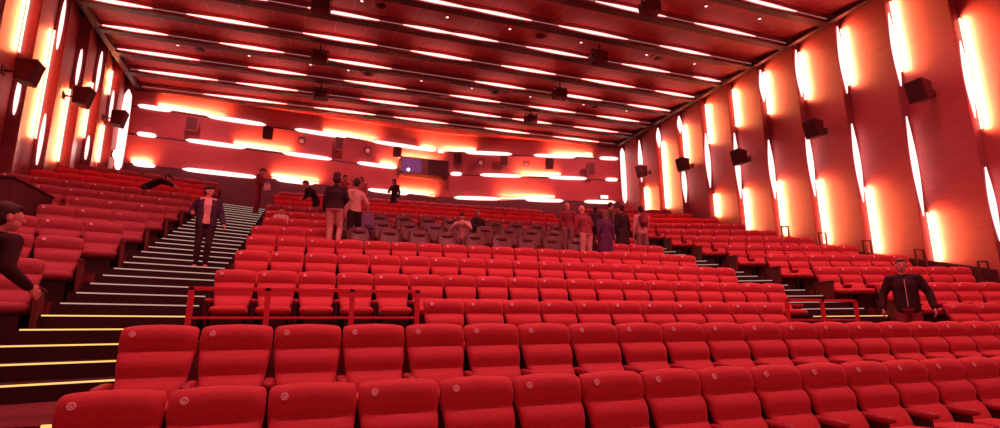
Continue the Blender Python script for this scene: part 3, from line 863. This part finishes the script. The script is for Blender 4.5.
def person(label, loc, rz, H, pose, top, bottom, hair='hairdark', hairstyle='short', vox=.009, sleeve='long', jacket=None, shoes='shoe', group=None, build=1.0, extras=None, longcoat=False):
    t = thing('person', label, 'person', loc, rz, group)
    k = H / 1.75
    t.scale = (k, k, k)
    g = lambda n, dflt: Vector(pose.get(n, dflt))
    pel = g('pelvis', (0, 0, .95)); che = g('chest', (0, .0, 1.30)); nk = g('neck', (0, .01, 1.49)); hd = g('head', (0, -.015, 1.635))
    up = (che - pel).normalized()
    hp = [g('hipR', pel + Vector((-.09, 0, -.05))), g('hipL', pel + Vector((.09, 0, -.05)))]
    sh_ = pose.get('shw', .185)
    shd = Quaternion((0, 0, 1), pose.get('twist', 0.0)) @ Vector((1, 0, 0))
    so = [nk + shd * -sh_ + Vector((0, 0, -.075)), nk + shd * sh_ + Vector((0, 0, -.075))]
    el = [g('elbR', so[0] + Vector((-.05, .02, -.28))), g('elbL', so[1] + Vector((.05, .02, -.28)))]
    wr = [g('wriR', el[0] + Vector((-.01, -.07, -.25))), g('wriL', el[1] + Vector((.01, -.07, -.25)))]
    kn = [g('kneR', (-.10, -.02, .50)), g('kneL', (.10, -.02, .50))]
    an = [g('ankR', (-.10, .03, .085)), g('ankL', (.10, .03, .085))]
    toe = [Vector(pose.get('toeR', an[0] + Vector((-.02, -.15, -.05)))), Vector(pose.get('toeL', an[1] + Vector((.02, -.15, -.05))))]
    hz = pose.get('headrot', 0.0); nod = pose.get('nod', 0.0)
    HR = (Quaternion((0, 0, 1), hz) @ Quaternion((1, 0, 0), nod)).to_matrix()
    def torso(mb, gr):
        b = build
        q = Quaternion((0, 0, 1), pose.get('twist', 0.0)).to_matrix()
        chain(mb, [(pel, ((.150 + gr) * b, (.115 + gr) * b, .10)), (pel.lerp(che, .45), ((.132 + gr) * b, (.100 + gr) * b, .10)), (che, ((.158 + gr) * b, (.112 + gr) * b, .10)), (nk - Vector((0, 0, .09)), ((.150 + gr), .085 + gr, .06))])
        chain(mb, [(so[0] + shd * .03, .058 + gr), (nk - Vector((0, 0, .05)), .055 + gr), (so[1] - shd * .03, .058 + gr)])
    def arms(mb, gr, upto=1.0):
        for i in (0, 1):
            chain(mb, [(so[i], .056 + gr), (el[i], .040 + gr), ])
            if upto > .5:
                w = el[i].lerp(wr[i], upto)
                chain(mb, [(el[i], .040 + gr), (el[i].lerp(wr[i], .3 * upto), .040 + gr), (w, .028 + gr)])
    def legs(mb, gr, to=1.0):
        for i in (0, 1):
            chain(mb, [(hp[i], .088 + gr), (hp[i].lerp(kn[i], .5), .072 + gr), (kn[i], .052 + gr), (kn[i].lerp(an[i], .35), .052 + gr), (kn[i].lerp(an[i], to), .036 + gr)])
    body = MB()
    torso(body, 0); arms(body, 0); legs(body, 0)
    chain(body, [(nk - Vector((0, 0, .04)), .058), (nk.lerp(hd, .5), .052), (hd - HR @ Vector((0, -.0, .06)), .05)])
    # head: skull, jaw, nose, brow, ears
    E = lambda c, r: body.ell(hd + HR @ Vector(c), r, HR, 14, 10)
    E((0, .012, .02), (.077, .096, .100)); E((0, -.028, -.052), (.055, .058, .058)); E((0, -.045, -.090), (.030, .030, .024))
    E((0, -.070, .0), (.045, .022, .05)); E((0, -.101, -.018), (.013, .018, .016)); E((0, -.093, .002), (.010, .012, .028))
    E((-.078, .012, -.01), (.010, .020, .032)); E((.078, .012, -.01), (.010, .020, .032)); E((0, -.080, .034), (.045, .014, .010))
    E((0, -.080, -.055), (.024, .014, .010))
    for i in (0, 1):
        d = (wr[i] - el[i]).normalized()
        dd = Vector(pose.get('hdir' + 'RL'[i], d)); nn = Vector(pose.get('palm' + 'RL'[i], ((1, 0, 0) if i == 0 else (-1, 0, 0))))
        hand(body, wr[i], dd, nn, 1 if i == 0 else -1, pose.get('curl', .4))
        chain(body, [(an[i], .036), (an[i] + Vector((0, 0, -.03)), .035), (toe[i], .030)])
    baked('body', body, M['skin'], t, vox, 3)
    # face
    for sx in (-1, 1):
        e = MB(); c = hd + HR @ Vector((sx * .030, -.079, .012)); e.ell(c, (.014, .012, .009), HR, 12, 8)
        eo = e.build('eye', M['eye'], t, 180)
        p = MB(); p.ell(hd + HR @ Vector((sx * .030, -.090, .012)), (.006, .004, .006), HR, 10, 6); p.build('iris', M['iris'], eo, 180)
    lp = MB(); lp.ell(hd + HR @ Vector((0, -.093, -.055)), (.021, .006, .007), HR, 12, 6); lp.build('mouth', M['lip'], t, 180)
    # hair
    if hairstyle != 'bald':
        h = MB(); F = lambda c, r: h.ell(hd + HR @ Vector(c), r, HR, 14, 10)
        F((0, .024, .045), (.084, .100, .094)); F((0, .050, .0), (.080, .075, .085)); F((0, -.055, .085), (.055, .040, .028))
        if hairstyle == 'long':
            F((0, .070, -.07), (.080, .05, .09)); F((0, .075, -.14), (.075, .045, .08)); F((-.072, .01, -.03), (.022, .04, .08)); F((.072, .01, -.03), (.022, .04, .08))
        if hairstyle == 'bun':
            F((0, .08, .09), (.085, .08, .08)); F((0, .05, .13), (.09, .09, .07)); F((0, .09, 0.), (.10, .07, .10))
        if hairstyle == 'cap':
            F((0, -.01, .07), (.088, .098, .065)); F((0, .03, .09), (.07, .08, .05))
        baked('hair', h, M[hair], t, .009, 2)
    # trousers
    tr = MB(); legs(tr, .016, .95); chain(tr, [(pel - Vector((0, 0, .02)), (.165 * build, .128 * build, .10)), (pel + up * .06, (.155 * build, .122 * build, .07))])
    baked('trousers', tr, M[bottom], t, .012, 4)
    tp = MB(); torso(tp, .016); arms(tp, .014, .93 if sleeve == 'long' else .25)
    if longcoat:
        for i in (0, 1): chain(tp, [(hp[i] + Vector((0, 0, .05)), .12), (hp[i].lerp(kn[i], .9), .125)])
        chain(tp, [(pel, (.18, .14, .1)), (hp[0].lerp(kn[1], .85), (.19, .15, .08))])
    tname = 'coat' if longcoat else ('shirt' if jacket is None else 'shirt')
    if jacket is None:
        # collar
        chain(tp, [(nk - Vector((0, 0, .05)), .066), (nk - Vector((0, 0, .0)), .062)])
    baked(tname, tp, M[top], t, .012, 4)
    if jacket:
        jk = MB(); gr = .034
        b = build; sx = pose.get('open', .085)
        for s in (-1, 1):
            chain(jk, [(pel + shd * s * sx + Vector((0, .01, -.05)), (.10, .135, .09)), (che + shd * s * sx + Vector((0, .01, 0)), (.095, .135, .10)), (nk + shd * s * (sx - .015) - Vector((0, -.01, .06)), (.08, .095, .05))])
        chain(jk, [(pel + Vector((0, .05, -.05)), (.15, .10, .09)), (che + Vector((0, .05, 0)), (.15, .10, .1)), (nk + Vector((0, .04, -.05)), (.10, .06, .05)), (nk + Vector((0, .04, .0)), (.065, .045, .04))])
        arms(jk, .026, .9)
        baked('jacket', jk, M[jacket], t, .012, 4)
    for i in (0, 1):
        s = MB(); chain(s, [(an[i] + Vector((0, .02, -.035)), (.042, .045, .045)), (toe[i] + Vector((0, 0, .0)), (.044, .05, .034))]); 
        baked('shoe', s, M[shoes], t, .010, 2)
    if extras: extras(t, dict(pel=pel, che=che, nk=nk, hd=hd, wr=wr, el=el, so=so))
    return t

def hz_floor(y):  # floor height under a middle-block point
    for k in range(13, 3, -1):
        if y >= front(k): return FZ[k]
    return FZ[3]
def stair_h(x, y, xi=AL1, xo=AL0):
    yy = y + .70 * (xi - x) / (xi - xo)
    z = FZ[3]
    for a, b in ST:
        if yy >= a: z = b
    return z

# 1 man coming down the left stairs
z = stair_h(-1.97, 12.45)
def ex_bag(t, J): pass
person('man in cap, open dark jacket and pale shirt walking down the left stairs', (-1.97, 12.45, z), R(8), 1.74,
       dict(headrot=R(50), neck=(0, .0, 1.49), elbR=(-.30, .05, 1.16), wriR=(-.28, -.16, 1.12), elbL=(.27, .02, 1.15), wriL=(.33, -.10, .93),
            kneR=(-.11, -.06, .50), ankR=(-.12, .02, .085), kneL=(.08, -.10, .51), ankL=(.05, -.03, .085), open=.105),
       'pink', 'black_cloth', hairstyle='cap', jacket='navy', build=1.0, shoes='rose')
# 2 person at the top of the stairs
z = stair_h(-1.75, 20.2)
def ex_jumper(t, J):
    b = MB(); c = J['wr'][0].lerp(J['wr'][1], .5) + Vector((0, -.03, -.05))
    chain(b, [(c + Vector((-.10, 0, .05)), .06), (c, .085), (c + Vector((.08, 0, -.09)), .07)])
    baked('bundle', b, M['white'], t, .012)
o = person('person in dark red top high on the left stairs, hands clasped in white', (-1.70, 20.2, z), R(70), 1.70,
       dict(head=(0, -.13, 1.60), neck=(0, -.05, 1.47), nod=R(25), elbR=(-.24, -.05, 1.17), wriR=(-.06, -.26, 1.08), elbL=(.24, -.05, 1.17), wriL=(.06, -.26, 1.08)),
       'maroon', 'maroon', hairstyle='short')
# the white bag is held: a thing of its own
def bag(label, loc, mkey, r=.13, name='bag'):
    b = MB(); b.bbox(-r, r, -r * .45, r * .45, -r * 1.3, r * 1.1, r * .3); b.ell((0, 0, -r * .6), (r * 1.08, r * .6, r * .7), None, 14, 8)
    t = thing(name, label, 'bag', loc)
    baked('bag_body', b, M[mkey], t, .012)
    h = MB()
    for s in range(10):
        a0 = math.pi * s / 10; a1 = math.pi * (s + 1) / 10
        h.cyl((r * .6 * math.cos(a0), 0, r * 1.1 + r * .6 * math.sin(a0)), (r * .6 * math.cos(a1), 0, r * 1.1 + r * .6 * math.sin(a1)), .008, n=6)
    h.build('handle', M[mkey], t)
    return t
bag('small white bag held by the person high on the left stairs', (-1.40, 20.05, z + .98), 'white', .11)

# seated template pose
def seatpose(**k):
    d = dict(pelvis=(0, 0, .56), chest=(0, .06, .90), neck=(0, .05, 1.08), head=(0, .02, 1.22), kneR=(-.11, -.42, .54), kneL=(.11, -.42, .54), ankR=(-.11, -.42, .09), ankL=(.11, -.42, .09),
             elbR=(-.25, -.02, .80), wriR=(-.14, -.24, .68), elbL=(.25, -.02, .80), wriL=(.14, -.24, .68))
    d.update(k); return d
person('child in a white top sitting beside the upper left stairs', (-.73, ROWY[9] - .42, FZ[9]), 0, 1.45, seatpose(), 'white', 'black_cloth', hairstyle='short')
person('person in dark red clothes sitting in the tenth row near the left stairs', (.5, ROWY[10] - .42, FZ[10]), R(10), 1.68, seatpose(head=(0, -.06, 1.20), nod=R(20)), 'maroon', 'black_cloth', hairstyle='short')
person('person in dark coat bending over the eleventh row near the left stairs', (.25, 19.22, hz_floor(19.22)), R(-75), 1.72,
       dict(chest=(0, -.16, 1.24), neck=(0, -.30, 1.38), head=(0, -.40, 1.50), nod=R(35), elbR=(-.22, -.32, 1.08), wriR=(-.12, -.48, .95), elbL=(.22, -.32, 1.08), wriL=(.12, -.48, .95)), 'black_cloth', 'black_cloth')
person('person in dark jacket standing at the last row, left of the others', (1.35, 22.15, FZ[13]), R(40), 1.72, dict(elbR=(-.28, -.06, 1.2), wriR=(-.12, -.26, 1.2)), 'maroon', 'black_cloth')
person('person with arm raised standing at the last row', (2.0, 22.2, FZ[13]), R(-30), 1.70, dict(elbR=(-.33, -.10, 1.42), wriR=(-.36, -.14, 1.66)), 'rose', 'black_cloth', hairstyle='long')
person('long-haired person in dark top standing at the last row, behind the bag carrier', (3.35, 22.1, FZ[13]), R(-50), 1.72, dict(nod=R(20), head=(0, -.08, 1.61), elbR=(-.26, -.10, 1.2), wriR=(-.08, -.26, 1.12)), 'black_cloth', 'navy', hairstyle='long')
# woman with dark hair seen from behind and man with the blue bag
person('woman with dark piled hair, black top and light trousers standing with her back turned', (.62, 13.62, FZ[7] + .52), R(170), 1.84,
       dict(elbR=(-.28, .02, 1.18), wriR=(-.16, -.18, 1.08), kneR=(-.12, -.1, .5), headrot=R(15)), 'black_cloth', 'beige', hairstyle='bun', build=1.3)
person('man in pale shirt turned away, carrying a blue bag', (1.18, 14.62, FZ[8] + VZ), R(200), 1.92,
       dict(twist=R(15), elbR=(-.30, .05, 1.17), wriR=(-.36, -.08, .96), head=(0, .03, 1.64), headrot=R(-20)), 'pink', 'black_cloth', hairstyle='short')
bag('blue cloth bag hanging beside the man in the pale shirt', (1.50, 14.42, FZ[8] + .92), 'jeans', .17)
# two seated in the recliners
person('person in pale shirt leaning over in the middle recliner row', (4.35, ROWY[8] - .40, FZ[8] + .10), R(-25), 1.74, seatpose(chest=(0, -.06, .92), neck=(0, -.16, 1.09), head=(0, -.24, 1.21), nod=R(30), elbR=(-.28, -.28, .88), wriR=(-.12, -.42, .98), elbL=(.26, -.25, .86), wriL=(.12, -.42, .98)), 'pink', 'grey')
person('long-haired person in black sitting in the farthest recliner row', (5.30, ROWY[9] - .40, FZ[9] + .10), R(15), 1.74, seatpose(), 'black_cloth', 'black_cloth', hair='hairgrey', hairstyle='long')
# group on the right of the recliners
person('bald man in maroon sweater and light trousers bending with his back turned', (7.25, 13.05, FZ[7] + VZ), R(185), 1.86,
       dict(chest=(0, -.05, 1.29), neck=(.0, -.12, 1.46), head=(0, -.17, 1.59), nod=R(20), elbR=(-.26, -.10, 1.18), wriR=(-.2, -.26, 1.0)), 'maroon', 'beige', hairstyle='bald', build=1.12)
person('balding man in dark sweater standing behind the man in maroon', (7.45, 14.5, FZ[8] + VZ), R(160), 1.70, dict(headrot=R(-30)), 'maroon', 'grey', hair='hairgrey', hairstyle='bald')
person('child in purple coat standing between the adults', (7.86, 13.05, FZ[7] + VZ), R(175), 1.68, dict(head=(.0, -.02, 1.635)), 'purple', 'purple', hair='hairgrey', hairstyle='long', longcoat=True, build=1.1)
person('person in black leaning over beside the purple coat', (8.38, 14.5, FZ[8] + VZ), R(140), 1.84, dict(chest=(0, -.08, 1.28), neck=(0, -.2, 1.42), head=(0, -.28, 1.52), nod=R(30), elbR=(-.22, -.22, 1.1), wriR=(-.1, -.42, 1.05)), 'black_cloth', 'black_cloth')
person('person in green jacket looking down, in the back of the right group', (9.80, 15.95, FZ[9]), R(100), 1.86, dict(nod=R(25), head=(0, -.08, 1.62)), 'green', 'grey')
person('person in long black coat with back turned, in the right group', (9.32, 14.45, FZ[8]), R(190), 1.9, {}, 'black_cloth', 'black_cloth', longcoat=True)
def pack(t, J):
    b = MB(); c = J['che'] + Vector((0, .17, .02)); b.ell(c, (.15, .10, .22), None, 16, 10); b.ell(c + Vector((0, .05, -.08)), (.11, .08, .11), None, 12, 8)
    baked('backpack', b, M['maroon'], t, .012)
person('person in pale top with a dark backpack and grey trousers near the right stairs', (10.04, 14.45, FZ[8]), R(170), 1.90, dict(elbR=(-.24, -.12, 1.18), wriR=(-.14, -.3, 1.25)), 'pink', 'grey', hairstyle='short', extras=pack)
# person stretched over the left back seats
person('person in black leaning across the scarlet seats at the upper left', (-4.45, 18.10, FZ[11]), R(80), 1.70,
       dict(pelvis=(0, .1, .78), chest=(0, -.20, .95), neck=(0, -.36, 1.04), head=(0, -.50, 1.08), nod=R(40), kneR=(-.1, -.05, .45), kneL=(.1, -.05, .45), elbR=(-.2, -.52, .92), wriR=(-.12, -.70, .82), elbL=(.2, -.52, .92), wriL=(.12, -.70, .82)), 'black_cloth', 'black_cloth')
# man standing behind the second row on the right
def zipper(t, J):
    b = MB(); c = J['che']; p = J['pel']
    b.cyl((0.0, c.y - .158, c.z + .10), (0.0, p.y - .158, p.z + .0), .006, n=6)
    b.build('zip', M['badge'], t)
person('man in black zipped jacket standing behind the second row at the right', (9.58, 6.36, FZ[3]), R(-54), 1.78,
       dict(elbR=(-.31, .02, 1.17), wriR=(-.34, -.08, .92), elbL=(.31, .02, 1.17), wriL=(.34, -.08, .92), open=.085), 'black_cloth', 'maroon', hair='hairgrey', hairstyle='short', jacket='black_cloth', build=1.12, sleeve='long', vox=.008, extras=zipper)
# blurred man at the left edge
person('man in black jacket cut off by the left edge, beside the carpeted landing', (-2.54, 5.62, FZ[3]), R(150), 1.76,
       dict(chest=(-.05, -.02, 1.28), neck=(-.10, -.05, 1.47), head=(-.15, -.08, 1.61), headrot=R(-25), elbL=(.20, -.02, 1.18), wriL=(.24, -.2, 1.0), elbR=(-.33, .0, 1.17), wriR=(-.33, -.20, 1.03)), 'black_cloth', 'black_cloth', vox=.007, build=1.1)

# ------------------------------------------------------------------ lights
def area(name, loc, rot, sx, sy, e, col):
    l = bpy.data.lights.new(name, 'AREA'); l.shape = 'RECTANGLE'; l.size = sx; l.size_y = sy; l.energy = e; l.color = col
    o = bpy.data.objects.new(name, l); COL.objects.link(o); o.location = loc; o.rotation_euler = rot
    return o
# house lights of the ceiling; rear row added and tilted to brighten the back wall
RED = (1.0, 0.21, 0.24)
for (x, y, en, ti) in [(x, y, en, ti) for y, en, ti in ((5.3, 1250, 10), (8.7, 560, 10), (12.1, 370, 10), (16.9, 360, 12), (22.0, 900, 42)) for x in (-4.6, 1.5, 5.6, 11.0, 14.8)]:
    l = bpy.data.lights.new('house_light', 'SPOT'); l.energy = en; l.color = RED; l.spot_size = R(112); l.spot_blend = .9; l.shadow_soft_size = .25
    o = bpy.data.objects.new('house_light', l); COL.objects.link(o); o.location = (x, y, ZC - .2); o.rotation_euler = (R(ti), 0, 0)
w = bpy.data.worlds.new('World'); SC.world = w; w.use_nodes = True
w.node_tree.nodes['Background'].inputs[0].default_value = (1.0, 0.15, 0.17, 1)
w.node_tree.nodes['Background'].inputs[1].default_value = 0.65

# ------------------------------------------------------------------ camera
cam = bpy.data.cameras.new('Camera'); co = bpy.data.objects.new('Camera', cam); COL.objects.link(co); SC.camera = co
f, pitch, roll, yaw = 542.1877, 0.2080936, -0.0082177, 0.3478222
cam.sensor_width = 36; cam.sensor_fit = 'HORIZONTAL'; cam.lens = f / 1000 * 36; cam.clip_end = 200; cam.clip_start = .05
cy, sy, cp, sp = math.cos(yaw), math.sin(yaw), math.cos(pitch), math.sin(pitch)
Fv = Vector((sy * cp, cy * cp, sp)); Rt = Vector((cy, -sy, 0)); U = Rt.cross(Fv)
cr, sr = math.cos(roll), math.sin(roll)
Rr = Rt * cr + U * sr; Ur = U * cr - Rt * sr
mm = Matrix(((Rr.x, Ur.x, -Fv.x, 0), (Rr.y, Ur.y, -Fv.y, 0), (Rr.z, Ur.z, -Fv.z, EYE), (0, 0, 0, 1)))
co.matrix_world = mm
